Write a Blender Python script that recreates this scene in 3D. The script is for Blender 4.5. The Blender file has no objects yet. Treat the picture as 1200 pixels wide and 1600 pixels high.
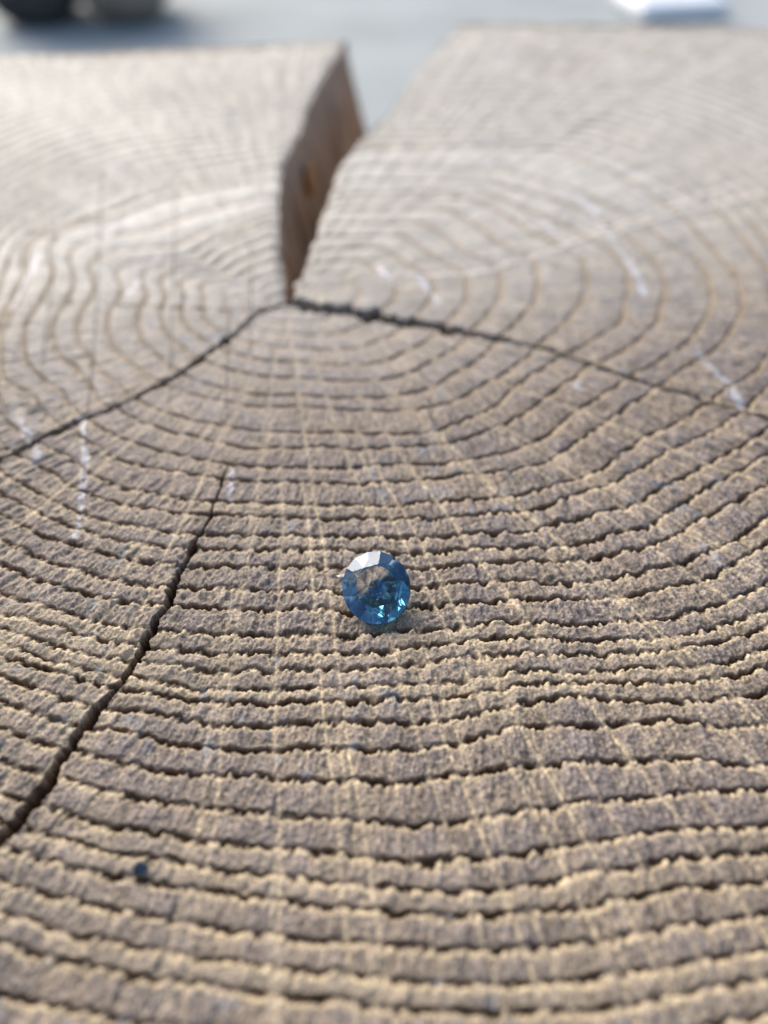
import bpy, bmesh, math, random
import numpy as np
from mathutils import Vector, Matrix, Euler

# ------------------------------------------------------------------ camera
MM = 0.001
H = 53.0            # lens height above the cut face, mm
T = 150.0           # height of the log, mm
PITCH = 46.0        # degrees below the horizontal
FPX = 1178.0        # focal length in pixels of the 1200x1600 photograph

sc = bpy.context.scene
cd = bpy.data.cameras.new('camera')
cam = bpy.data.objects.new('camera', cd)
sc.collection.objects.link(cam)
cam.location = (0, 0, (T + H) * MM)
cam.rotation_euler = (math.radians(90 - PITCH), 0, 0)
cd.sensor_fit = 'VERTICAL'
cd.sensor_height = 36.0
cd.lens = 36.0 * FPX / 1600.0
cd.clip_start = 0.002
cd.clip_end = 500
cd.dof.use_dof = True
cd.dof.focus_distance = 64.0 * MM
cd.dof.aperture_fstop = cd.lens / 2.0
sc.camera = cam

# ------------------------------------------------------------------ light
SUN_ELEV, SUN_AZ = 40.0, -34.0     # azimuth from +Y (straight ahead), + is right
w = bpy.data.worlds.new('World')
sc.world = w
w.use_nodes = True
nt = w.node_tree
bg = nt.nodes['Background']
sky = nt.nodes.new('ShaderNodeTexSky')
sky.sky_type = 'NISHITA'
sky.sun_disc = False
sky.sun_elevation = math.radians(SUN_ELEV)
sky.sun_rotation = math.radians(SUN_AZ)
sky.air_density = 1.0
sky.dust_density = 3.0
nt.links.new(sky.outputs[0], bg.inputs[0])
bg.inputs[1].default_value = 0.12
sl = bpy.data.lights.new('sun', 'SUN')
sl.energy = 1.5
sl.angle = math.radians(42)
sl.color = (1.0, 0.965, 0.91)
sun = bpy.data.objects.new('sun', sl)
sc.collection.objects.link(sun)
az, el = math.radians(SUN_AZ), math.radians(SUN_ELEV)
sd = Vector((math.sin(az) * math.cos(el), math.cos(az) * math.cos(el), math.sin(el)))
sun.rotation_euler = sd.to_track_quat('Z', 'Y').to_euler()
sun.location = sd * 3
sc.view_settings.view_transform = 'Standard'
sc.view_settings.look = 'None'
sc.view_settings.exposure = 0.88
sc.view_settings.gamma = 1.0
sc.cycles.use_denoising = True
sc.cycles.max_bounces = 20
sc.cycles.transmission_bounces = 16
sc.cycles.glossy_bounces = 12
sc.cycles.sample_clamp_indirect = 8.0

# ------------------------------------------------------------------ helpers
rng = np.random.default_rng(7)
random.seed(7)
ct, st = math.cos(math.radians(PITCH)), math.sin(math.radians(PITCH))


def to_plane(px, py, z=T):
    """pixel of the photograph -> point on the horizontal plane z (mm)"""
    px = np.asarray(px, float); py = np.asarray(py, float)
    u = (px - 600.0) / FPX; v = (py - 800.0) / FPX
    dy = ct - v * st
    dz = -st - v * ct
    k = (z - (T + H)) / dz
    return u * k, dy * k


def lerp_smooth(e0, e1, x):
    t = np.clip((x - e0) / (e1 - e0), 0, 1)
    return t * t * (3 - 2 * t)


_tab = [rng.random((256, 256)).astype(np.float32) for _ in range(12)]


def vnoise(x, y, seed=0):
    """smooth value noise, -1..1"""
    tab = _tab[seed % 12]
    x = x + seed * 17.31; y = y + seed * 5.77
    xi = np.floor(x); yi = np.floor(y)
    fx = (x - xi); fy = (y - yi)
    fx = fx * fx * fx * (fx * (fx * 6 - 15) + 10)
    fy = fy * fy * fy * (fy * (fy * 6 - 15) + 10)
    xi = xi.astype(np.int64) & 255; yi = yi.astype(np.int64) & 255
    x1 = (xi + 1) & 255; y1 = (yi + 1) & 255
    a = tab[xi, yi]; b = tab[x1, yi]; c = tab[xi, y1]; d = tab[x1, y1]
    return ((a + (b - a) * fx) * (1 - fy) + (c + (d - c) * fx) * fy) * 2 - 1


def fbm(x, y, seed=0, octaves=3, gain=0.5):
    s = 0; amp = 1; tot = 0
    for o in range(octaves):
        s = s + amp * vnoise(x * 2 ** o, y * 2 ** o, seed + o)
        tot += amp; amp *= gain
    return s / tot


def polyline_dist(x, y, pts, reach=12.0):
    """distance to a polyline and running parameter 0..1 (mm); far points get reach"""
    pts = np.asarray(pts, float)
    seg = np.diff(pts, axis=0)
    ln = np.hypot(seg[:, 0], seg[:, 1]); cum = np.r_[0, np.cumsum(ln)]
    best = np.full(x.shape, float(reach)); par = np.zeros(x.shape); side = np.zeros(x.shape)
    near = np.where((x > pts[:, 0].min() - reach) & (x < pts[:, 0].max() + reach) &
                    (y > pts[:, 1].min() - reach) & (y < pts[:, 1].max() + reach))[0]
    X = x[near]; Y = y[near]; B = best[near]; P = par[near]; S = side[near]
    for i in range(len(seg)):
        t = np.clip(((X - pts[i, 0]) * seg[i, 0] + (Y - pts[i, 1]) * seg[i, 1]) / (ln[i] ** 2 + 1e-9), 0, 1)
        dx = X - pts[i, 0] - t * seg[i, 0]; dy = Y - pts[i, 1] - t * seg[i, 1]
        d = np.hypot(dx, dy)
        m = d < B
        B[m] = d[m]; P[m] = (cum[i] + t[m] * ln[i]) / cum[-1]
        S[m] = np.sign(seg[i, 0] * dy[m] - seg[i, 1] * dx[m])
    best[near] = B; par[near] = P; side[near] = S
    return best, par, side, cum[-1]


def px_line(s):
    a = np.array([float(v) for v in s.replace(',', ' ').split()]).reshape(-1, 2)
    x, y = to_plane(a[:, 0], a[:, 1])
    return np.c_[x, y]


def refine(pts, step=1.0, jitter=0.0, seed=3):
    r = np.random.default_rng(seed)
    pts = np.asarray(pts, float)
    ln = np.r_[0, np.cumsum(np.hypot(*np.diff(pts, axis=0).T))]
    n = max(2, int(ln[-1] / step) + 1)
    t = np.linspace(0, ln[-1], n)
    out = np.c_[np.interp(t, ln, pts[:, 0]), np.interp(t, ln, pts[:, 1])]
    if jitter:
        out[1:-1] += r.normal(0, jitter, (n - 2, 2))
    return out


def mesh_np(name, verts, quads, mat=None, parent=None, cols=None, polish=None, smooth=True):
    me = bpy.data.meshes.new(name)
    nv, nq = len(verts), len(quads)
    k = quads.shape[1]
    me.vertices.add(nv)
    me.vertices.foreach_set('co', (np.asarray(verts) * MM).astype(np.float32).ravel())
    me.loops.add(nq * k)
    me.loops.foreach_set('vertex_index', quads.astype(np.int32).ravel())
    me.polygons.add(nq)
    me.polygons.foreach_set('loop_start', np.arange(0, nq * k, k, dtype=np.int32))
    me.polygons.foreach_set('use_smooth', np.full(nq, smooth, dtype=bool))
    me.update(calc_edges=True)
    if cols is not None:
        at = me.attributes.new('wood_tint', 'FLOAT_COLOR', 'POINT')
        c4 = np.ones((nv, 4), np.float32); c4[:, :3] = cols
        at.data.foreach_set('color', c4.ravel())
    if polish is not None:
        at = me.attributes.new('polish', 'FLOAT', 'POINT')
        at.data.foreach_set('value', polish.astype(np.float32))
    o = bpy.data.objects.new(name, me)
    sc.collection.objects.link(o)
    if mat: me.materials.append(mat)
    if parent:
        o.parent = parent
        o.matrix_parent_inverse = parent.matrix_basis.inverted()
    return o


def tag(o, label=None, cat=None, group=None, kind=None):
    if label: o['label'] = label
    if cat: o['category'] = cat
    if group: o['group'] = group
    if kind: o['kind'] = kind
    return o


def new_mat(name):
    m = bpy.data.materials.new(name); m.use_nodes = True
    return m, m.node_tree.nodes, m.node_tree.links, m.node_tree.nodes['Principled BSDF']


# ------------------------------------------------------------------ materials
def wood_material():
    m, N, L, P = new_mat('weathered_end_grain')
    at = N.new('ShaderNodeAttribute'); at.attribute_name = 'wood_tint'
    po = N.new('ShaderNodeAttribute'); po.attribute_name = 'polish'
    tc = N.new('ShaderNodeTexCoord')
    n1 = N.new('ShaderNodeTexNoise'); n1.inputs['Scale'].default_value = 5600; n1.inputs['Detail'].default_value = 3
    n2 = N.new('ShaderNodeTexNoise'); n2.inputs['Scale'].default_value = 260; n2.inputs['Detail'].default_value = 4
    L.new(tc.outputs['Object'], n1.inputs['Vector']); L.new(tc.outputs['Object'], n2.inputs['Vector'])
    r1 = N.new('ShaderNodeMapRange'); r1.inputs[1].default_value = .3; r1.inputs[2].default_value = .7
    r1.inputs[3].default_value = .58; r1.inputs[4].default_value = 1.40
    L.new(n1.outputs[0], r1.inputs[0])
    r2 = N.new('ShaderNodeMapRange'); r2.inputs[1].default_value = .3; r2.inputs[2].default_value = .7
    r2.inputs[3].default_value = .86; r2.inputs[4].default_value = 1.14
    L.new(n2.outputs[0], r2.inputs[0])
    mu = N.new('ShaderNodeMath'); mu.operation = 'MULTIPLY'
    L.new(r1.outputs[0], mu.inputs[0]); L.new(r2.outputs[0], mu.inputs[1])
    vm = N.new('ShaderNodeVectorMath'); vm.operation = 'SCALE'
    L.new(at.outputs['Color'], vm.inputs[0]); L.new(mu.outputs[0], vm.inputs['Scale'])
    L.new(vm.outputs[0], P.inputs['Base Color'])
    rr = N.new('ShaderNodeMapRange'); rr.inputs[3].default_value = .74; rr.inputs[4].default_value = .36
    L.new(po.outputs['Fac'], rr.inputs[0]); L.new(rr.outputs[0], P.inputs['Roughness'])
    P.inputs['Specular IOR Level'].default_value = .4
    bp = N.new('ShaderNodeBump'); bp.inputs['Strength'].default_value = .5; bp.inputs['Distance'].default_value = .00008
    L.new(n1.outputs[0], bp.inputs['Height']); L.new(bp.outputs[0], P.inputs['Normal'])
    return m


def split_material():
    m, N, L, P = new_mat('split_wood')
    tc = N.new('ShaderNodeTexCoord')
    mp = N.new('ShaderNodeMapping'); mp.inputs['Scale'].default_value = (260, 260, 28)
    L.new(tc.outputs['Object'], mp.inputs[0])
    n = N.new('ShaderNodeTexNoise'); n.inputs['Scale'].default_value = 1; n.inputs['Detail'].default_value = 5
    L.new(mp.outputs[0], n.inputs['Vector'])
    cr = N.new('ShaderNodeValToRGB')
    cr.color_ramp.elements[0].position = .3; cr.color_ramp.elements[0].color = (.19, .115, .065, 1)
    cr.color_ramp.elements[1].position = .75; cr.color_ramp.elements[1].color = (.52, .42, .32, 1)
    L.new(n.outputs[0], cr.inputs[0]); L.new(cr.outputs[0], P.inputs['Base Color'])
    P.inputs['Roughness'].default_value = .75
    bp = N.new('ShaderNodeBump'); bp.inputs['Strength'].default_value = .6; bp.inputs['Distance'].default_value = .0006
    L.new(n.outputs[0], bp.inputs['Height']); L.new(bp.outputs[0], P.inputs['Normal'])
    return m


def noisy_material(name, c1, c2, scale, rough, bump=0.0, detail=4):
    m, N, L, P = new_mat(name)
    tc = N.new('ShaderNodeTexCoord')
    n = N.new('ShaderNodeTexNoise'); n.inputs['Scale'].default_value = scale; n.inputs['Detail'].default_value = detail
    L.new(tc.outputs['Object'], n.inputs['Vector'])
    cr = N.new('ShaderNodeValToRGB')
    cr.color_ramp.elements[0].position = .3; cr.color_ramp.elements[0].color = (*c1, 1)
    cr.color_ramp.elements[1].position = .7; cr.color_ramp.elements[1].color = (*c2, 1)
    L.new(n.outputs[0], cr.inputs[0]); L.new(cr.outputs[0], P.inputs['Base Color'])
    P.inputs['Roughness'].default_value = rough
    if bump:
        bp = N.new('ShaderNodeBump'); bp.inputs['Distance'].default_value = bump; bp.inputs['Strength'].default_value = .6
        L.new(n.outputs[0], bp.inputs['Height']); L.new(bp.outputs[0], P.inputs['Normal'])
    return m


def gem_material(name, deep, pale, ior=1.77):
    """clear stone whose blue is uneven: pale towards one side, deep towards the other"""
    m = bpy.data.materials.new(name); m.use_nodes = True
    N, L = m.node_tree.nodes, m.node_tree.links
    N.remove(N['Principled BSDF'])
    g_ = N.new('ShaderNodeBsdfGlass'); g_.inputs['IOR'].default_value = ior; g_.inputs['Roughness'].default_value = 0
    tc = N.new('ShaderNodeTexCoord')
    dp = N.new('ShaderNodeVectorMath'); dp.operation = 'DOT_PRODUCT'; dp.inputs[1].default_value = (-.45 / 3 * 1000, .9 / 3 * 1000, 0)
    L.new(tc.outputs['Object'], dp.inputs[0])
    n = N.new('ShaderNodeTexNoise'); n.inputs['Scale'].default_value = 420; n.inputs['Detail'].default_value = 1
    L.new(tc.outputs['Object'], n.inputs['Vector'])
    ad = N.new('ShaderNodeMath'); ad.operation = 'MULTIPLY_ADD'; ad.inputs[1].default_value = .5
    L.new(n.outputs[0], ad.inputs[0]); L.new(dp.outputs['Value'], ad.inputs[2])
    cr = N.new('ShaderNodeValToRGB')
    cr.color_ramp.elements[0].position = .36; cr.color_ramp.elements[0].color = (*deep, 1)
    cr.color_ramp.elements[1].position = .52; cr.color_ramp.elements[1].color = (*pale, 1)
    L.new(ad.outputs[0], cr.inputs[0]); L.new(cr.outputs[0], g_.inputs['Color'])
    L.new(g_.outputs[0], N['Material Output'].inputs['Surface'])
    return m


WOOD = wood_material()
SPLIT = split_material()
BARK = noisy_material('bark', (.16, .12, .09), (.34, .28, .22), 90, .9, .003)
RESIN = noisy_material('amber_stain', (.36, .19, .06), (.5, .29, .12), 300, .5)
GROUND = noisy_material('pale_ground', (.27, .295, .29), (.40, .425, .41), 5.0, .8)
GEM_TOP = gem_material('blue_gem_crown', (.80, .90, .97), (.95, .96, .97))
GEM_LOW = gem_material('blue_gem_pavilion', (.085, .27, .38), (.84, .84, .83))
CHIP = noisy_material('dark_blue_mineral', (.004, .008, .016), (.03, .05, .08), 2500, .3)
BLACK = noisy_material('black_paint', (.028, .027, .03), (.06, .057, .058), 30, .9)
TAUPE = noisy_material('taupe_paint', (.19, .155, .125), (.27, .23, .19), 30, .9)
WHITE = noisy_material('glare_white', (.78, .80, .82), (.86, .87, .88), 20, .35)
SLIVER = noisy_material('pale_sliver', (.6, .58, .52), (.8, .78, .72), 900, .4)

# ------------------------------------------------------------------ ground
R = 120000.0
xs = np.array([-R, -3000, -800, -250, 250, 800, 3000, R]); ys = np.array([-R, -3000, -600, 0, 400, 900, 1800, 5000, R])
gx, gy = np.meshgrid(xs, ys)
gv = np.c_[gx.ravel(), gy.ravel(), np.zeros(gx.size)]
i = np.arange((len(ys) - 1) * (len(xs) - 1)); a = (i // (len(xs) - 1)) * len(xs) + i % (len(xs) - 1)
tag(mesh_np('ground', gv, np.c_[a, a + 1, a + 1 + len(xs), a + len(xs)], GROUND), kind='structure')

# ------------------------------------------------------------------ the log: growth-ring field
PITH = np.array(to_plane(447, 470)).ravel()


def polar(x, y):
    dx, dy = x - PITH[0], y - PITH[1]
    return np.hypot(dx, dy), np.arctan2(dy, dx)


NA = 1440
ANG = (np.arange(NA) + .5) / NA * 2 * math.pi - math.pi


def periodic(deg, val, out):
    d = np.radians(np.asarray(deg, float)); v = np.asarray(val, float)
    o = np.argsort(d); d = d[o]; v = v[o]
    d = np.r_[d - 2 * math.pi, d, d + 2 * math.pi]; v = np.r_[v, v, v]
    r = np.interp(out, d, v)
    return r


def smooth_periodic(v, n):
    k = np.hanning(2 * n + 1); k /= k.sum()
    return np.convolve(np.r_[v[-n:], v, v[:n]], k, 'valid')


# outline of the cut face, traced at the far edge, rounded elsewhere
edge_px = [(0, 88), (140, 84), (280, 76), (420, 70), (540, 64), (560, 64), (700, 36), (740, 36), (900, 38), (1050, 41), (1200, 45)]
eo_deg, eo_r = [], []
for ex, ey in edge_px:
    X, Y = to_plane(ex, ey); r_, t_ = polar(X, Y)
    eo_deg.append(math.degrees(t_)); eo_r.append(float(r_))
for d_, r_ in ((22, 2.85), (0, 2.5), (-25, 2.5), (-55, 2.4), (-90, 2.2), (-125, 1.95), (-160, 1.7), (180, 1.62), (155, 1.95), (140, 2.25)):
    eo_deg.append(d_); eo_r.append(r_ * H)
ROUT = smooth_periodic(periodic(eo_deg, eo_r, ANG), 8)

# ring edges followed in the photograph (pixels), from the sixth ring outwards
RINGS = [
 # F
 "173,503 177,530 200,560 233,587 283,610 317,622 353,630 383,637 467,637 510,640 583,643 633,642 673,637 717,627 747,607 775,592 840,533 883,497 910,467 913,433 900,400 870,383 820,362 280,415 220,440 185,470",
 # E
 "127,507 127,533 140,550 183,597 197,613 220,627 267,648 300,658 350,668 397,677 433,677 510,677 550,677 600,678 667,675 700,665 743,650 783,630 800,607 843,577 870,555 890,548 933,523 970,497 980,457 977,427 960,400 930,380 880,352 820,330 300,378 240,400 180,430 140,472",
 # D
 "97,487 87,527 100,560 120,570 147,607 160,630 183,637 200,647 233,662 267,677 300,682 333,693 360,697 397,702 450,700 510,697 550,702 580,700 617,698 657,695 693,692 733,683 783,665 800,657 820,647 867,610 913,570 940,563 1000,523 1027,497 1037,457 1030,427 1013,400 985,375 930,340 860,312 800,296 270,350 200,380 150,415 115,450",
 # C
 "57,487 43,533 43,563 67,590 100,613 110,633 130,647 150,660 180,677 220,693 247,703 280,712 317,720 353,723 397,728 440,728 543,730 600,725 640,723 690,723 740,715 767,710 800,703 833,690 867,672 887,650 947,613 980,590 997,580 1033,560 1067,537 1097,507 1110,467 1100,430 1080,400 1047,383 1013,357 950,322 870,290 800,270 300,300 220,330 160,362 120,400 82,440",
 # B
 "25,480 20,500 7,547 3,570 13,597 40,608 57,620 80,650 97,663 120,673 150,693 180,712 207,723 260,735 300,743 357,748 397,750 440,752 510,752 550,757 600,752 650,750 683,747 727,738 800,733 850,722 883,703 910,683 950,657 987,630 1023,607 1047,590 1083,563 1117,547 1143,513 1157,473 1150,440 1133,413 1120,403 1093,370 1060,337 1007,300 933,262 843,232 260,295 180,330 120,365 80,400 45,440",
 # A
 "0,643 37,677 60,690 110,713 150,740 193,760 233,770 267,777 300,782 363,783 397,785 440,786 550,787 600,790 667,785 733,777 800,773 867,757 933,733 977,703 1007,680 1053,660 1093,633 1133,607 1183,573 1200,547 1215,500 1200,427 1177,400 1153,370 1120,330 1060,292 1000,265 930,238",
 # +1
 "0,690 40,715 100,748 160,776 230,795 300,803 400,806 500,808 600,809 700,806 800,797 833,793 900,770 967,747 1033,710 1100,677 1160,640 1200,600",
 # +2
 "0,735 40,758 100,788 160,812 230,826 300,834 360,835 500,837 600,838 700,836 800,828 833,825 867,813 933,798 983,787 1033,760 1100,727 1150,700 1200,667",
 # +3
 "0,770 40,790 100,818 160,838 230,852 300,856 360,857 500,858 600,860 700,858 800,850 867,848 917,840 947,828 1000,820 1040,800 1067,783 1120,753 1160,733 1200,707",
 # +4
 "0,807 33,820 67,840 110,850 150,863 200,872 247,880 300,883 400,883 500,883 600,886 700,882 800,871 867,872 910,870 950,862 1007,850 1047,833 1083,817 1120,797 1160,777 1200,753",
 # +5
 "0,843 27,855 87,883 127,892 180,903 213,912 260,915 400,917 500,918 600,920 700,912 800,903 833,902 867,908 940,902 987,893 1033,883 1100,863 1150,843 1177,823 1200,807",
 # +6
 "0,880 40,897 67,910 110,917 140,927 187,938 245,942 400,947 500,947 600,949 700,943 800,932 867,930 913,933 967,928 1013,923 1060,910 1107,900 1153,877 1200,850",
 # +7
 "0,923 60,943 100,953 133,963 183,975 240,981 400,986 500,988 560,986 640,984 720,978 800,968 927,970 1000,963 1033,963 1083,953 1133,940 1173,927 1200,913",
 # +8
 "0,957 47,965 83,973 133,990 180,1000 220,1005 400,1014 500,1017 600,1013 700,1005 800,992 850,992 933,997 1053,990 1100,983 1150,967 1200,955",
 # +9
 "0,980 33,987 83,1003 133,1020 187,1028 300,1038 400,1041 500,1043 600,1040 700,1032 800,1018 850,1017 950,1020 1017,1015 1083,1008 1120,1000 1200,982",
 # +10
 "0,1003 33,1013 67,1027 110,1040 150,1047 190,1055 300,1066 400,1070 500,1072 600,1072 700,1062 800,1045 940,1047 1000,1040 1083,1040 1133,1033 1200,1013",
 # +11
 "0,1023 33,1033 87,1050 133,1063 180,1072 300,1084 400,1090 500,1092 600,1092 700,1084 800,1067 900,1064 1067,1063 1133,1057 1200,1040",
 # +12
 "0,1057 27,1067 67,1083 110,1097 155,1107 213,1107 260,1113 333,1123 433,1126 500,1125 600,1127 700,1120 800,1097 900,1085 967,1093 1083,1095 1150,1088 1200,1083",
 # +13
 "0,1097 43,1110 83,1125 107,1132 157,1136 190,1142 267,1153 333,1159 400,1164 500,1167 600,1168 700,1160 800,1130 967,1132 1067,1123 1133,1138 1200,1133",
 # +14
 "0,1140 33,1153 67,1163 123,1172 160,1183 207,1193 260,1200 340,1204 400,1205 433,1213 540,1217 600,1220 653,1217 693,1207 733,1202 800,1192 867,1188 1000,1185 1083,1182 1133,1193 1200,1197",
 # +15
 "0,1190 60,1203 97,1212 133,1225 177,1233 233,1245 303,1255 350,1260 410,1268 467,1272 567,1278 600,1283 667,1283 767,1272 800,1261 867,1252 950,1245 1027,1242 1100,1233 1200,1233",
 # +16
 "0,1240 33,1247 67,1253 110,1267 150,1280 200,1290 240,1295 300,1310 350,1313 417,1321 467,1325 527,1330 607,1340 667,1343 700,1337 800,1328 867,1315 950,1305 1007,1295 1083,1292 1140,1292 1200,1292",
 # +17
 "0,1280 30,1287 83,1300 110,1307 147,1317 187,1330 230,1335 277,1343 313,1353 367,1360 433,1367 553,1378 640,1385 700,1388 767,1384 857,1372 900,1360 967,1350 1027,1340 1117,1333 1200,1325",
 # +18
 "0,1317 30,1325 67,1337 120,1352 160,1360 200,1366 267,1382 333,1393 407,1402 483,1410 543,1417 627,1422 683,1425 763,1424 823,1420 873,1413 923,1407 987,1393 1047,1382 1147,1380 1200,1370",
 # +19
 "0,1368 33,1380 60,1387 103,1400 160,1413 220,1427 290,1440 333,1447 417,1458 483,1465 540,1468 647,1477 693,1478 777,1478 840,1476 880,1468 943,1462 1000,1450 1067,1440 1117,1440 1167,1433 1200,1427",
 # +20
 "0,1425 33,1433 73,1447 123,1460 190,1475 227,1483 283,1493 383,1505 427,1510 533,1524 620,1528 683,1532 777,1531 900,1527 933,1518 1000,1510 1067,1505 1133,1493 1200,1487",
 # +21
 "0,1473 50,1487 93,1497 133,1505 183,1518 233,1525 300,1537 333,1543 423,1551 467,1558 527,1563 633,1572 683,1575 777,1574 900,1571 967,1563 1033,1555 1110,1541 1200,1532",
 # +22
 "0,1550 27,1557 77,1568 117,1577 167,1588 217,1598 300,1606 400,1614 550,1624 700,1630 800,1630 950,1622 1100,1600 1200,1588",
]
NIN = 8          # rings inside the first followed one
NT = len(RINGS)
g = np.interp(np.arange(NT), [0, 5, NT - 1], [.17, .43, .93])
RK = []
for k, s in enumerate(RINGS):
    pts = px_line(s)
    r_, t_ = polar(pts[:, 0], pts[:, 1])
    t_ = np.where(t_ > math.radians(150), t_ - 2 * math.pi, t_)     # the cut of the branch lies at the back left
    o = np.argsort(t_); t_ = t_[o]; r_ = r_[o]
    A2 = np.mod(ANG, 2 * math.pi)
    lob = .42 * np.exp(-((A2 - math.radians(138)) / math.radians(42)) ** 2) + .12 * np.exp(-((A2 - math.radians(70)) / math.radians(30)) ** 2)
    fill = ROUT * g[k] ** (1 + lob)
    if k > 5:                                   # outer rings share out the wood between the last closed ring and the rim
        fill = RK[5] + (ROUT - RK[5]) * .92 * (k - 5) / (NT - 6)
    A = np.where(ANG > math.radians(150), ANG - 2 * math.pi, ANG)
    q = r_ / np.interp(t_, np.r_[A[NA * 11 // 12:], A[:NA * 11 // 12]], np.r_[fill[NA * 11 // 12:], fill[:NA * 11 // 12]])
    lo, hi = t_[0], t_[-1]
    qq = np.interp(A, t_, q)
    dlo = np.clip((lo - A) / math.radians(38), 0, 1); dhi = np.clip((A - hi) / math.radians(38), 0, 1)
    # angular distance past the traced ends, both ways round the circle
    dlo = np.where(A < lo, dlo, 1); dhi = np.where(A > hi, dhi, 1)
    wrap_lo = np.clip((lo + 2 * math.pi - A) / math.radians(38), 0, 1)
    wrap_hi = np.clip((A + 2 * math.pi - hi) / math.radians(38), 0, 1)
    e_lo = np.minimum(dlo, np.where(A > hi, wrap_lo, 1)); e_hi = np.minimum(dhi, np.where(A < lo, wrap_hi, 1))
    s1 = lambda e: 1 - e * e * (3 - 2 * e)
    inside = (A >= lo) & (A <= hi)
    ratio = np.where(inside, qq, 1 + (q[0] - 1) * s1(e_lo) + (q[-1] - 1) * s1(e_hi))
    rk = smooth_periodic(fill * ratio, 5)
    wb = np.exp(-((np.mod(ANG, 2 * math.pi) - math.radians(150)) / math.radians(38)) ** 4)
    rk = rk * (1 - wb) + smooth_periodic(rk, 70) * wb
    if RK:
        rk = np.maximum(rk, RK[-1] + .9)
    RK.append(rk)
inner = [RK[0] * f * (1 + .04 * np.sin(ANG * 2 + 5 * f)) for f in (np.array([.10, .22, .34, .47, .60, .73, .87]) + .0)]
RK = inner + RK
last = RK[-1]
n_out = 8
for j in range(1, n_out + 1):
    RK.append(last + (np.maximum(ROUT - last, 6) + 2.0) * (j / n_out))
RK = np.array(RK)
NR = len(RK)

# ------------------------------------------------------------------ cracks
CRACKS = [  # pixel path, half width along it (mm), slope of its walls
 ("452,471 500,478 560,487 640,501 720,516 800,531 860,546 940,576 1020,602 1105,629 1150,638 1200,655 1330,700",
  [1.0, 1.25, 1.15, 1.0, .8, .38, .2, .34, .34, .34, .16, .32, .32]),
 ("447,474 425,482 400,490 350,535 290,580 240,610 190,635 120,660 50,692 0,718 -120,775",
  [.15, .25, .4, .42, .48, .46, .38, .38, .4, .4, .4]),
 ("358,728 350,748 335,790 315,832 292,876 274,910 256,955 236,988 214,1032 188,1066 160,1098 130,1138 100,1186 60,1242 22,1290 -5,1315 -120,1420",
  [.05, .1, .14, .2, .28, .33, .35, .36, .38, .38, .4, .42, .44, .46, .48, .48, .45]),
 ("447,474 380,484 300,480 200,477 100,474", [.05, .1, .07, .05, .03]),
]
SCORES = [  # thin scratches left by the saw
 "166,200 158,330 153,480 140,640 128,800", "278,260 273,400 270,500 268,640", "360,470 358,560 356,640", "88,330 84,420 66,600",
 "395,400 393,480 394,560",
]
HAIR = ["640,432 760,425 830,405 940,362 1060,320 1200,268 1400,200", "930,372 1010,348 1110,322 1200,300"]
SHEEN_FLECKS = [  # planed strips where the saw brushed the ridges, sky glint painted into the colour
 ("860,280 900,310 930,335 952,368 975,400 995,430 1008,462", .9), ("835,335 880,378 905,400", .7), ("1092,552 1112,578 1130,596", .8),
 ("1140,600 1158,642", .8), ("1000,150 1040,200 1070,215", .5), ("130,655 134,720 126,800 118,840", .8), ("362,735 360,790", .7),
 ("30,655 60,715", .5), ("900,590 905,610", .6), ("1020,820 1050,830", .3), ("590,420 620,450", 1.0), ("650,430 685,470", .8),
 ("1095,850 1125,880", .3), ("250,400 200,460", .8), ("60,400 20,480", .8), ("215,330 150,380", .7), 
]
CP = [(px_line(s), hw) for s, hw in CRACKS]

# the wide open split at the back: left and right lips
LIP_L = refine(px_line("448,470 444,440 437,400 435,350 437,300 441,262 455,228 468,205 480,170 500,130 520,98 541,62 560,20"), 2.0, .18, 5)
LIP_R = refine(px_line("456,468 463,445 476,415 490,382 502,345 512,312 528,268 545,240 566,217 590,196 610,178 632,145 655,110 690,70 722,35 745,8"), 2.0, .22, 6)


def in_poly(x, y, poly):
    inside = np.zeros(x.shape, bool)
    n = len(poly)
    for i in range(n):
        x1, y1 = poly[i]; x2, y2 = poly[(i + 1) % n]
        if y1 == y2: continue
        c = ((y1 > y) != (y2 > y)) & (x < (x2 - x1) * (y - y1) / (y2 - y1) + x1)
        inside ^= c
    return inside


WEDGE = np.vstack([LIP_L, LIP_R[::-1]])

# ------------------------------------------------------------------ the cut face as one fine relief
# rows are spaced so that near rows are fine and far rows coarse
fr = []
p = 1660.0
while p > 8:
    f = 1.0 + .7 * np.clip((560 - p) / 300, 0, 1) + .35 * np.clip((p - 1330) / 250, 0, 1)
    fr.append(p); p -= 1.42 * f
_, Yr = to_plane(np.full(len(fr), 600.0), np.array(fr))
back = Yr[0] - np.geomspace(.5, 150, 40)[::-1]
front = Yr[-1] + np.array([3, 8, 16, 30, 60])
rows = np.r_[back, Yr, front]
zc = np.maximum(rows, Yr[0]) * ct + H * st                  # depth along the lens axis
half = 600 / FPX * zc
cs = np.linspace(-1.18, 1.18, 880)
ext = np.r_[np.linspace(1.186, 2.0, 130), 2.0 + np.geomspace(.012, 4.0, 46)]
cols_s = np.r_[-ext[::-1], cs, ext]
GX = (half[:, None] * cols_s[None, :]); GY = np.repeat(rows[:, None], len(cols_s), 1)
# jiggle the lattice a little so no row shows
x = GX.ravel(); y = GY.ravel()
nr, nc = GX.shape
r, th = polar(x, y)
fi = (th + math.pi) / (2 * math.pi) * NA - .5
j0 = np.floor(fi).astype(int); ff = fi - j0; j1 = (j0 + 1) % NA; j0 = j0 % NA
ro = ROUT[j0] * (1 - ff) + ROUT[j1] * ff
outside = r > ro                                             # draw the lattice in to the rim
x = np.where(outside, PITH[0] + ro * np.cos(th), x); y = np.where(outside, PITH[1] + ro * np.sin(th), y)
r = np.minimum(r, ro)

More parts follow.
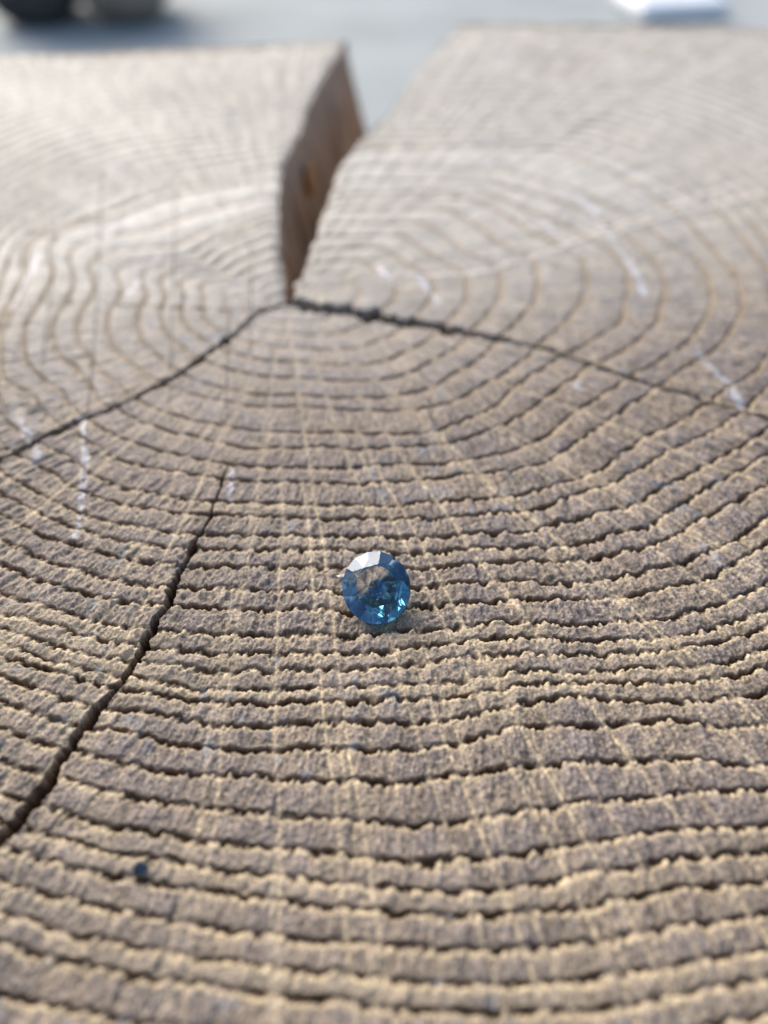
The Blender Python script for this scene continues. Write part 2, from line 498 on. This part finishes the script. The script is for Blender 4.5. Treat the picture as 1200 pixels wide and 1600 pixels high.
# warp so the rings waver
tan1 = th * np.maximum(r, 4)
warp = .55 * vnoise(x / 9, y / 9, 1) + .22 * vnoise(x / 2.6, y / 2.6, 2)
amp_front = lerp_smooth(14, 46, r) * (.42 + .58 * lerp_smooth(88, 48, y - .2 * np.abs(x)))       # rough where the saw tore the wood, smooth at the heart


def radial_noise(fr_t, fr_r, seed, twist=.0):
    """noise drawn out along the radius; fr_t strokes per mm across, fr_r along"""
    lv = np.log2(np.maximum(r, 3) / 24.0)
    i0 = np.floor(lv); f = lv - i0
    f = f * f * (3 - 2 * f)
    out = 0
    for di, wgt in ((0, 1 - f), (1, f)):
        rad = 24.0 * 2.0 ** (i0 + di)
        out = out + wgt * vnoise((th + twist * np.log(np.maximum(r, 3))) * rad * fr_t + (i0 + di) * 31.7, r * fr_r, seed)
    return out / np.sqrt((1 - f) ** 2 + f ** 2)


strand = radial_noise(1.5, .45, 3, .25)
strand2 = radial_noise(3.6, .9, 4, .3)
strand4 = radial_noise(6.5, 1.3, 7, .3)
strand3 = radial_noise(.55, .12, 5, .1)
bump1 = vnoise(x * 1.3, y * 1.3, 6)
bump2 = vnoise(x * 2.9, y * 2.9, 7)
bump3 = vnoise(x * 6.3, y * 6.3, 8)
tear = .5 * np.exp(-(((x - 14) / 24) ** 2 + ((y - 40) / 8.5) ** 2)) + .3 * np.exp(-(((x + 18) / 10) ** 2 + ((y - 42) / 9) ** 2))
jag = (1 + 1.1 * tear) * (.13 * strand + .11 * strand2 + .08 * bump1 + .09 * bump2 + .06 * bump3) * (.35 + .65 * amp_front)
rw = r + warp * .42 * lerp_smooth(2, 20, r) + jag

fi = (th + math.pi) / (2 * math.pi) * NA - .5
j0 = np.floor(fi).astype(int); ff = fi - j0; j1 = (j0 + 1) % NA; j0 = j0 % NA
ring = np.zeros(x.shape, int)
rlo = np.zeros(x.shape); rhi = np.full(x.shape, 1e9)
for k in range(NR):
    v = RK[k][j0] * (1 - ff) + RK[k][j1] * ff
    m = rw >= v
    ring += m
    rlo = np.where(m, v, rlo)
    rhi = np.where(~m & (rhi > 1e8), v, rhi)
rhi = np.where(rhi > 1e8, rlo + 4, rhi)
wd = np.maximum(rhi - rlo, .3)
din = rw - rlo                  # mm from the inner edge of the ring (soft early wood)
dout = rhi - rw                 # mm to its outer edge (hard late wood)
tt = din / wd
ring_rand = rng.random(NR + 2)
rr_ = ring_rand[np.clip(ring, 0, NR)]

# rays: thin pale lines that run outwards, more of them further out
ray_p = np.zeros(x.shape); ray = np.zeros(x.shape); ray_w = np.zeros(x.shape)
lvN = [(20, 2), (20, 8), (40, 18), (80, 36), (160, 76)]
for li, (N_, r0) in enumerate(lvN):
    rl = np.random.default_rng(100 + li)
    off = rl.uniform(-.32, .32, N_); strg = rl.uniform(.3, 1, N_) ** 1.2; start = r0 * rl.uniform(.7, 1.5, N_)
    base = th / (2 * math.pi) * N_ + (.5 if li else 0) + .012 * vnoise(r / 7, th * 3, 9 + li % 2) * N_ * 4 / np.maximum(r, 6)
    for dj in (0,):
        j = np.floor(base).astype(int); fpos = base - j
        jj = j % N_
        d = np.abs(fpos - .5 - off[jj]) * 2 * math.pi / N_ * r
        act = lerp_smooth(0, 3, r - start[jj])
        ray = np.maximum(ray, strg[jj] * act * np.exp(-(d / .125) ** 2))
        ray_p = np.maximum(ray_p, act * np.exp(-(d / .85) ** 2))
        ray_w = np.maximum(ray_w, act * (.35 + .65 * strg[jj]) * np.exp(-(d / .42) ** 2))
ray *= (.7 + .3 * np.clip(vnoise(r / 2.5, th * 40, 2) + .4, 0, 1))

# relief: the early wood is worn into a groove, the late wood stands up and breaks off steeply
rise = lerp_smooth(0.05, np.minimum(.62, wd * .36), din)
fall = lerp_smooth(0.0, .20, dout + .03)
prof = rise * fall
depth = (.22 + .40 * amp_front) * (.70 + .5 * rr_) * (1 + .35 * vnoise(x / 5, y / 5, 5))
depth = depth * np.clip(wd / 2.0, .45, 1.15)
back_side = lerp_smooth(math.radians(15), math.radians(40), th) * lerp_smooth(math.radians(165), math.radians(140), th)
depth = depth * (1 - .45 * back_side) * (1 - .4 * lerp_smooth(70, 100, y))
bridge = np.clip(ray_w * 1.05 + (.9 * np.clip(strand + .1, 0, 1) + .5 * np.clip(strand2, 0, 1)) * amp_front, 0, .92)
z = -depth * (1 - prof) * (1 - bridge * .85)
rough_amp = .25 + .75 * amp_front
comb = np.exp(-((th + 2.55) / .55) ** 2) + np.exp(-((th + .45) / .55) ** 2)      # sectors where the saw combed the fibres outwards
z += prof * rough_amp * ((.10 + .10 * comb) * strand + (.06 + .07 * comb) * strand2 + .06 * bump1 + (.07 - .03 * comb) * bump2 + tear * (.12 * bump1 + .10 * bump2))
z += (.02 + .03 * rough_amp) * bump3 + .035 * rough_amp * strand4
z -= prof * ray_w * .07 + ray * .05 * prof
z += .10 * np.sin(np.clip(tt, 0, 1) * math.pi) * np.clip(wd / 3, 0, 1)
z -= back_side * (ray_w * .05 + ray_p * .08) * prof
z += back_side * .22 * np.sin(np.clip(tt, 0, 1) * math.pi)
z += .25 * vnoise(x / 14, y / 14, 0)                          # gentle waviness of the saw cut

# ---- colour of the wood, with a sky sheen put in over the far half
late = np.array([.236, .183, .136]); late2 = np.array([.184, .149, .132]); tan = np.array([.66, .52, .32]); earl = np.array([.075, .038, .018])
mixn = np.clip(.5 + .6 * vnoise(x / 3.2, y / 3.2, 4) + .35 * strand, 0, 1)[:, None]
col = late * (1 - mixn) + late2 * mixn
lum = np.clip(1 + .24 * strand2 + .15 * bump2 + .20 * bump3 + .26 * strand4 + .10 * strand + comb * (.22 * strand4 + .14 * strand2), .35, 1.8)[:, None]
col = col * lum
narrow = lerp_smooth(2.4, 1.2, wd)
ktan = np.clip(lerp_smooth(.80, .34, din) * lerp_smooth(.12, .34, din) * .88 + .38 * narrow + .25 * (1 - prof), 0, 1)
ktan = np.maximum(ktan * (.72 + .4 * bump2), ray * 1.08 * (.3 + .7 * amp_front) * (1 - .7 * back_side))
ktan = np.clip(np.maximum(ktan, .35 * np.clip(bump3 - .35, 0, 1) * 2), 0, 1)[:, None]
col = col * (1 - ktan) + tan * (.88 + .25 * bump3[:, None]) * ktan
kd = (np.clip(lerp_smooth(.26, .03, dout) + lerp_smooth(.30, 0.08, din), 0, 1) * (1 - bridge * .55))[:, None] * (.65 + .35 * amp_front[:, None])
kb = (lerp_smooth(1.0, .35, din) * (1 - amp_front) * .75 * lerp_smooth(4, 10, r))[:, None]
col = col * (1 - kb) + np.array([.27, .20, .125]) * kb
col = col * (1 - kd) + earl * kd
col *= (1 - .10 * back_side * ray_p)[:, None]
grey = lerp_smooth(58, 130, y - .22 * x)[:, None]                         # pale sky sheen painted into the wood over the far half
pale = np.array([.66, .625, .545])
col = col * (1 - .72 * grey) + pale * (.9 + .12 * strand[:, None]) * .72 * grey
kb2 = (lerp_smooth(1.2, .4, din) * np.clip(back_side + lerp_smooth(60, 85, y), 0, 1) * .85 * lerp_smooth(6, 14, r) * (.8 + .2 * bump1))[:, None]
col = col * (1 - kb2) + np.array([.21, .15, .088]) * kb2
# blue-grey spots of stain here and there
spot = lerp_smooth(.74, .95, vnoise(x / 1.1, y / 1.1, 10) + .3 * vnoise(x / 12, y / 12, 11))[:, None] * .5
col = col * (1 - spot) + np.array([.20, .21, .225]) * spot
polish = np.clip(.25 + .25 * vnoise(x / 18, y / 18, 11), 0, 1) * (.3 + .7 * grey[:, 0])

# scratches, hairlines and planed flecks with their sky reflection painted in
for s in SCORES:
    d, par, sd_, ln = polyline_dist(x, y, px_line(s), 3)
    m = np.exp(-(d / .14) ** 2) * np.sin(np.clip(par, .02, .98) * math.pi) ** .3
    z -= .22 * m
    col = col * (1 - .45 * m[:, None]) + np.array([.12, .10, .09]) * .45 * m[:, None]
for s in HAIR:
    d, par, sd_, ln = polyline_dist(x, y, refine(px_line(s), 3, .15), 3)
    m = np.exp(-((d) / .42) ** 2)
    z += .22 * m - .10 * np.exp(-((d - .6) / .3) ** 2) * (sd_ > 0)
    col = col * (1 - .65 * m[:, None]) + np.array([.76, .66, .54]) * .65 * m[:, None]
for s, a_ in SHEEN_FLECKS:
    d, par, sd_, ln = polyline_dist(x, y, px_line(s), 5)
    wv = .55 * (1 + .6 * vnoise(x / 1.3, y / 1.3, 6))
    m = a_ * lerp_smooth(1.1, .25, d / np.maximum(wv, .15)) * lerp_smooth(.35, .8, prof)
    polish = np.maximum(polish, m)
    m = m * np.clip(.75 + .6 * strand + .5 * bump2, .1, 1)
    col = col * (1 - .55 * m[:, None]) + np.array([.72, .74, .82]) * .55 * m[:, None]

# cracks: steep-walled clefts
crack_id = np.full(x.shape, -1)
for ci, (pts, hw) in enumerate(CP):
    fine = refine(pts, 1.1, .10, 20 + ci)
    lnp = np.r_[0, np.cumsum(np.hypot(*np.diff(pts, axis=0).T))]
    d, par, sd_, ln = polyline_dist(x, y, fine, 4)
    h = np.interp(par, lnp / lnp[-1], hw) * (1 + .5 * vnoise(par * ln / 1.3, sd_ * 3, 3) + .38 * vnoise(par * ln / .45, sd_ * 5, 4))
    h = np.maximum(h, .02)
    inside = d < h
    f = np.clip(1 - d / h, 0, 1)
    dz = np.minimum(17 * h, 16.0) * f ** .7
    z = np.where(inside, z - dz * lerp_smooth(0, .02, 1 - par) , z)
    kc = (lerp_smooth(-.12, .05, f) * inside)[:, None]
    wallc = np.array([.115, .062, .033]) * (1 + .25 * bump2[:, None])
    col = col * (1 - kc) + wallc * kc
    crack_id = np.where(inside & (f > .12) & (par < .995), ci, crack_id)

# rounded-off arris along the split and at the rim
dL, _, _, _ = polyline_dist(x, y, LIP_L, 3); dR, _, _, _ = polyline_dist(x, y, LIP_R, 3)
z -= .35 * lerp_smooth(1.0, 0, np.minimum(dL, dR))
ro = ROUT[j0] * (1 - ff) + ROUT[j1] * ff
z -= .5 * lerp_smooth(1.5, 0, ro - r)

# ------------------------------------------------------------------ cut the faces into rings and cracks
V = np.c_[x, y, T + z]
q0 = (np.arange(nr - 1)[:, None] * nc + np.arange(nc - 1)[None, :]).ravel()
Q = np.c_[q0, q0 + 1, q0 + 1 + nc, q0 + nc]
cx_ = x[Q].mean(1); cy_ = y[Q].mean(1)
keep = ~in_poly(cx_, cy_, WEDGE) & (~outside[Q].all(1))
Q = Q[keep]
fring = np.minimum(np.sort(ring[Q], axis=1)[:, 1], NR - 7)
fcr = crack_id[Q].max(1)
fcr_min = crack_id[Q]
fcr = np.where((fcr_min >= 0).sum(1) >= 2, fcr, -1)

log = bpy.data.objects.new('wood_log', None)
log.location = (PITH[0] * MM, PITH[1] * MM, 0)
sc.collection.objects.link(log)
tag(log, 'pale sawn log with rough growth rings and a wide open split, under the blue gem', 'log')
bpy.context.view_layer.update()


def sub_mesh(name, faces, mat=WOOD, parent=log):
    u, inv = np.unique(faces, return_inverse=True)
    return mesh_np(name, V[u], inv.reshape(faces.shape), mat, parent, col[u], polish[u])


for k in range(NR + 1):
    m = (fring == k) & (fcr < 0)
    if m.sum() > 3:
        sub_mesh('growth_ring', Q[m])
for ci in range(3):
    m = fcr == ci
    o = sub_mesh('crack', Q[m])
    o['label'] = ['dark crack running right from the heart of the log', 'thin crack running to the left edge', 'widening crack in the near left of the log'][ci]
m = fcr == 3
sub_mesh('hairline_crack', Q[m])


# walls of the open split, bark round the outside
def wall(name, line, mat, seed, lean=0.0, nz=40, depth=T, rough=.7, flip=False):
    ln = np.r_[0, np.cumsum(np.hypot(*np.diff(line, axis=0).T))]
    tdir = np.gradient(line, axis=0); tdir /= np.hypot(tdir[:, 0], tdir[:, 1])[:, None] + 1e-9
    nrm = np.c_[-tdir[:, 1], tdir[:, 0]]
    zz = depth * np.linspace(0, 1, nz) ** 1.8
    S, Z = np.meshgrid(ln, zz)
    n = rough * fbm(S / 4.5, Z / 16, seed, 4, .55) * lerp_smooth(0, 1.5, Z) + lean * Z
    X = line[None, :, 0] + nrm[None, :, 0] * n; Y = line[None, :, 1] + nrm[None, :, 1] * n
    vv = np.c_[X.ravel(), Y.ravel(), (T - .1 - Z * (depth - .1) / depth).ravel()]
    a = (np.arange(nz - 1)[:, None] * len(line) + np.arange(len(line) - 1)[None, :]).ravel()
    return mesh_np(name, vv, np.c_[a, a + 1, a + 1 + len(line), a + len(line)], mat, log)


def clip_out(line):
    rr, t = polar(line[:, 0], line[:, 1])
    lim = np.interp(t, ANG, ROUT)
    return line[rr <= lim + .5]


LL, LR = clip_out(LIP_L), clip_out(LIP_R)
sf = wall('split_face', refine(LL, .8, .05, 8), SPLIT, 2, -.2, rough=1.5)
sf['label'] = 'dark brown left wall of the open split with an amber stain'
wall('split_face', refine(LR, .8, .05, 9), SPLIT, 4)
t0 = polar(*LL[-1])[1]; t1 = polar(*LR[-1])[1]
angs = np.linspace(t0, t1 + 2 * math.pi, 900)
rr = np.interp((angs + math.pi) % (2 * math.pi) - math.pi, ANG, ROUT) * (1 + .006 * fbm(angs * 30, angs * 0, 3))
bl = np.c_[PITH[0] + rr * np.cos(angs), PITH[1] + rr * np.sin(angs)]
wall('bark', bl, BARK, 6, 0, 30, T, 2.0)

# amber stain on the left wall of the split
ip = np.argmin(np.hypot(LIP_L[:, 0] - to_plane(462, 212)[0], LIP_L[:, 1] - to_plane(462, 212)[1]))
c0 = LIP_L[ip]; dirv = LIP_L[ip + 1] - LIP_L[ip - 1]; dirv = dirv / np.hypot(*dirv)
nv = np.array([dirv[1], -dirv[0]])
c0 = c0 + nv * 2.0                 # the wall leans out this much at that depth
bm = bmesh.new()
bmesh.ops.create_icosphere(bm, subdivisions=3, radius=1)
for v_ in bm.verts:
    n_ = .25 * math.sin(v_.co.x * 4 + 1) + .2 * math.sin(v_.co.z * 5)
    s_ = v_.co.x * 2.1 * (1 + n_ * .5); d_ = v_.co.y * .9; h_ = v_.co.z * 3.2 * (1 + n_ * .4)
    v_.co = Vector(((c0[0] + dirv[0] * s_ + nv[0] * d_) * MM, (c0[1] + dirv[1] * s_ + nv[1] * d_) * MM, (T - 7.5 + h_) * MM))
me = bpy.data.meshes.new('amber_stain'); bm.to_mesh(me); bm.free(); me.materials.append(RESIN)
for pl in me.polygons: pl.use_smooth = True
o = bpy.data.objects.new('amber_stain', me); sc.collection.objects.link(o); o.parent = sf
o.matrix_parent_inverse = (sf.matrix_parent_inverse.inverted() @ log.matrix_basis.inverted()) if False else Matrix.Identity(4)
bpy.context.view_layer.update()


def face_height(px, py):
    X, Y = to_plane(px, py)
    i_ = np.argmin((x - X) ** 2 + (y - Y) ** 2)
    return float(X), float(Y), T + float(z[i_])


# ------------------------------------------------------------------ the gem: a round brilliant
def brilliant(D=5.9, stretch=1.09):
    """parts as lists of polygons (mm), girdle centre at the origin"""
    Rg = D / 2; g_ = .035 * D; crown = .10 * D; pav = .43 * D
    rt = .60 * Rg
    P = lambda rad, deg, z_: Vector((rad * math.cos(math.radians(deg)), stretch * rad * math.sin(math.radians(deg)), z_))
    tb = [P(rt, 45 * i + 22.5, crown + g_ / 2) for i in range(8)]
    # stars reach to mid radius on the mains
    km = [P(Rg * .79, 45 * i, crown * .50 + g_ / 2) for i in range(8)]
    gt = [P(Rg, 22.5 * i, g_ / 2 ) for i in range(16)]
    gb = [P(Rg, 22.5 * i, -g_ / 2) for i in range(16)]
    rj = random.Random(2)
    jt = lambda v, a: v + Vector((rj.uniform(-a, a), rj.uniform(-a, a), rj.uniform(-a, a) * .8))
    p1 = [jt(P(Rg * .66, 45 * i, -g_ / 2 - pav * .46), .14) for i in range(8)]
    pm = [jt(P(Rg * .30, 45 * i + 22.5, -g_ / 2 - pav * .72), .12) for i in range(8)]
    cu = Vector((.05, -.03, -g_ / 2 - pav))
    parts = dict(table=[tb], crown=[], girdle=[], pavilion=[])
    for i in range(8):
        a, b = tb[i - 1], tb[i]
        parts['crown'].append([a, km[i], b])                                   # star
        gm0 = gt[(2 * i) % 16]
        # kite at the table corner
        parts['crown'].append([tb[i], km[i], gt[(2 * i + 1) % 16]])
        parts['crown'].append([tb[i], gt[(2 * i + 1) % 16], km[(i + 1) % 8]])
        parts['crown'].append([km[i], gm0, gt[(2 * i + 1) % 16]])             # upper halves
        parts['crown'].append([km[i], gt[(2 * i - 1) % 16], gm0])
        n_ = (i + 1) % 8
        parts['pavilion'] += [[p1[i], gb[2 * i], gb[(2 * i + 1) % 16]], [p1[i], gb[(2 * i - 1) % 16], gb[2 * i]],
                              [p1[i], gb[(2 * i + 1) % 16], p1[n_]], [p1[i], p1[n_], pm[i]],
                              [pm[i - 1], p1[i], pm[i]], [pm[i - 1], pm[i], cu]]
    for i in range(16):
        parts['girdle'].append([gt[i], gb[i], gb[(i + 1) % 16], gt[(i + 1) % 16]])
    return parts


def gem_object():
    root = bpy.data.objects.new('gemstone', None); sc.collection.objects.link(root)
    tag(root, 'round faceted transparent blue gemstone resting on the ridges of the sawn log', 'gemstone')
    for nm, polys in brilliant().items():
        vs, fs = [], []
        for pg in polys:
            fs.append(list(range(len(vs), len(vs) + len(pg)))); vs += [tuple(c * MM) for c in pg]
        # make sure every facet looks outwards
        out = []
        for f_ in fs:
            pp = [Vector(vs[k]) for k in f_]
            nrm = (pp[1] - pp[0]).cross(pp[2] - pp[0]); cen = sum(pp, Vector()) / len(pp)
            out.append(f_ if nrm.dot(cen) > 0 else f_[::-1])
        me = bpy.data.meshes.new(nm); me.from_pydata(vs, [], out); me.materials.append(GEM_TOP if nm in ('table', 'crown') else GEM_LOW)
        bm = bmesh.new(); bm.from_mesh(me); bmesh.ops.remove_doubles(bm, verts=bm.verts, dist=1e-7); bm.to_mesh(me); bm.free()
        o = bpy.data.objects.new(nm, me); sc.collection.objects.link(o); o.parent = root
    return root


gem = gem_object()
tilt = Matrix.Rotation(math.radians(27), 4, 'X') @ Matrix.Rotation(math.radians(-4), 4, 'Y') @ Matrix.Rotation(math.radians(14), 4, 'Z')
gem.rotation_euler = tilt.to_euler()
# let it down until it touches the ridges
near = np.where((np.abs(x - to_plane(588, 918, T + 2)[0]) < 5) & (np.abs(y - to_plane(588, 918, T + 2)[1]) < 5))[0]
samples = []
for pg in brilliant()['pavilion']:
    for a_, b_, c_ in ((1, 0, 0), (0, 1, 0), (0, 0, 1), (.5, .5, 0), (0, .5, .5), (.5, 0, .5), (.33, .33, .34)):
        samples.append(tilt.to_3x3() @ (pg[0] * a_ + pg[1] * b_ + pg[2] * c_))
GH = 2.0
for _ in range(6):
    gxp, gyp = (float(v) for v in to_plane(588, 918, T + GH))
    gap = 1e9
    for v in samples:
        k_ = near[np.argmin((x[near] - gxp - v.x) ** 2 + (y[near] - gyp - v.y) ** 2)]
        gap = min(gap, GH + v.z - z[k_])
    GH -= gap + .03
gem.location = (gxp * MM, gyp * MM, (T + GH) * MM)
print('gem rests at', GH)

# ------------------------------------------------------------------ small things on the wood
def chip(name, px, py, size, mat, label, cat, seed, squash=(1, .9, .8), lift=.25):
    r_ = random.Random(seed)
    X, Y, Z = face_height(px, py)
    bm = bmesh.new()
    for _ in range(16):
        v = Vector((r_.gauss(0, 1), r_.gauss(0, 1), r_.gauss(0, 1))).normalized() * r_.uniform(.8, 1.1)
        bm.verts.new(Vector((v.x * squash[0], v.y * squash[1], v.z * squash[2])) * size * .5 * MM)
    bmesh.ops.convex_hull(bm, input=bm.verts)
    loose = [v for v in bm.verts if not v.link_faces]
    bmesh.ops.delete(bm, geom=loose, context='VERTS')
    me = bpy.data.meshes.new(name); bm.to_mesh(me); bm.free(); me.materials.append(mat)
    o = bpy.data.objects.new(name, me); sc.collection.objects.link(o)
    o.location = (X * MM, Y * MM, (Z + size * lift) * MM)
    return tag(o, label, cat)


chip('mineral_chip', 220, 1361, 1.25, CHIP, 'tiny dark blue chip lying on the near left ridges of the log', 'chip', 3)
s_ = chip('wood_splinter', 533, 901, .75, SLIVER, 'tiny pale splinter on the wood just left of the blue gem', 'splinter', 5, (1.2, .5, .3), .2)
chip('quartz_grain', 702, 1431, .42, SLIVER, 'tiny white grain on the wood below the gem, near the front', 'grain', 8, (1, .8, .7), .3)

# ------------------------------------------------------------------ things far behind, out of focus
def soft_box(name, cx, cy, z0, sx, sy, sz, mat, parent, bev=30.0, rot=0, tap=1.0):
    bm = bmesh.new(); bmesh.ops.create_cube(bm, size=1)
    for v in bm.verts:
        k = tap if v.co.z > 0 else 1
        v.co = Vector((v.co.x * sx * k, v.co.y * sy * k, v.co.z * sz + sz / 2)) * MM
    bmesh.ops.bevel(bm, geom=bm.edges[:], offset=bev * MM, segments=5, affect='EDGES', profile=.5)
    me = bpy.data.meshes.new(name); bm.to_mesh(me); bm.free(); me.materials.append(mat)
    o = bpy.data.objects.new(name, me); sc.collection.objects.link(o)
    o.location = (cx * MM, cy * MM, z0 * MM); o.rotation_euler = (0, 0, rot)
    if parent: o.parent = parent
    return o


bx, by = to_plane(80, 30, 0)
bx2, by2 = to_plane(190, 27, 0)
db = bpy.data.objects.new('dark_block', None); sc.collection.objects.link(db)
db.location = ((bx + bx2) / 2 * MM, (by + 38) * MM, 0)
tag(db, 'dark block out of focus on the pale ground behind the left half of the log', 'block')
wpx = 110 / FPX * math.hypot(by, H + T)
soft_box('black_half', -wpx * .5, -30, 0, wpx * .98, 110, 130, BLACK, db)
soft_box('brown_half', wpx * .53, -24, 0, wpx * 1.0, 100, 110, TAUPE, db)
wx, wy = to_plane(1050, 26, 0)  # low white box put in for a bright glare
wb = soft_box('glare_block', float(wx), float(wy) + 20, 0, 98, 80, 16, WHITE, None, 7.5, .2)
tag(wb, 'white glare built as a block, out of focus behind the right half of the log', 'block')
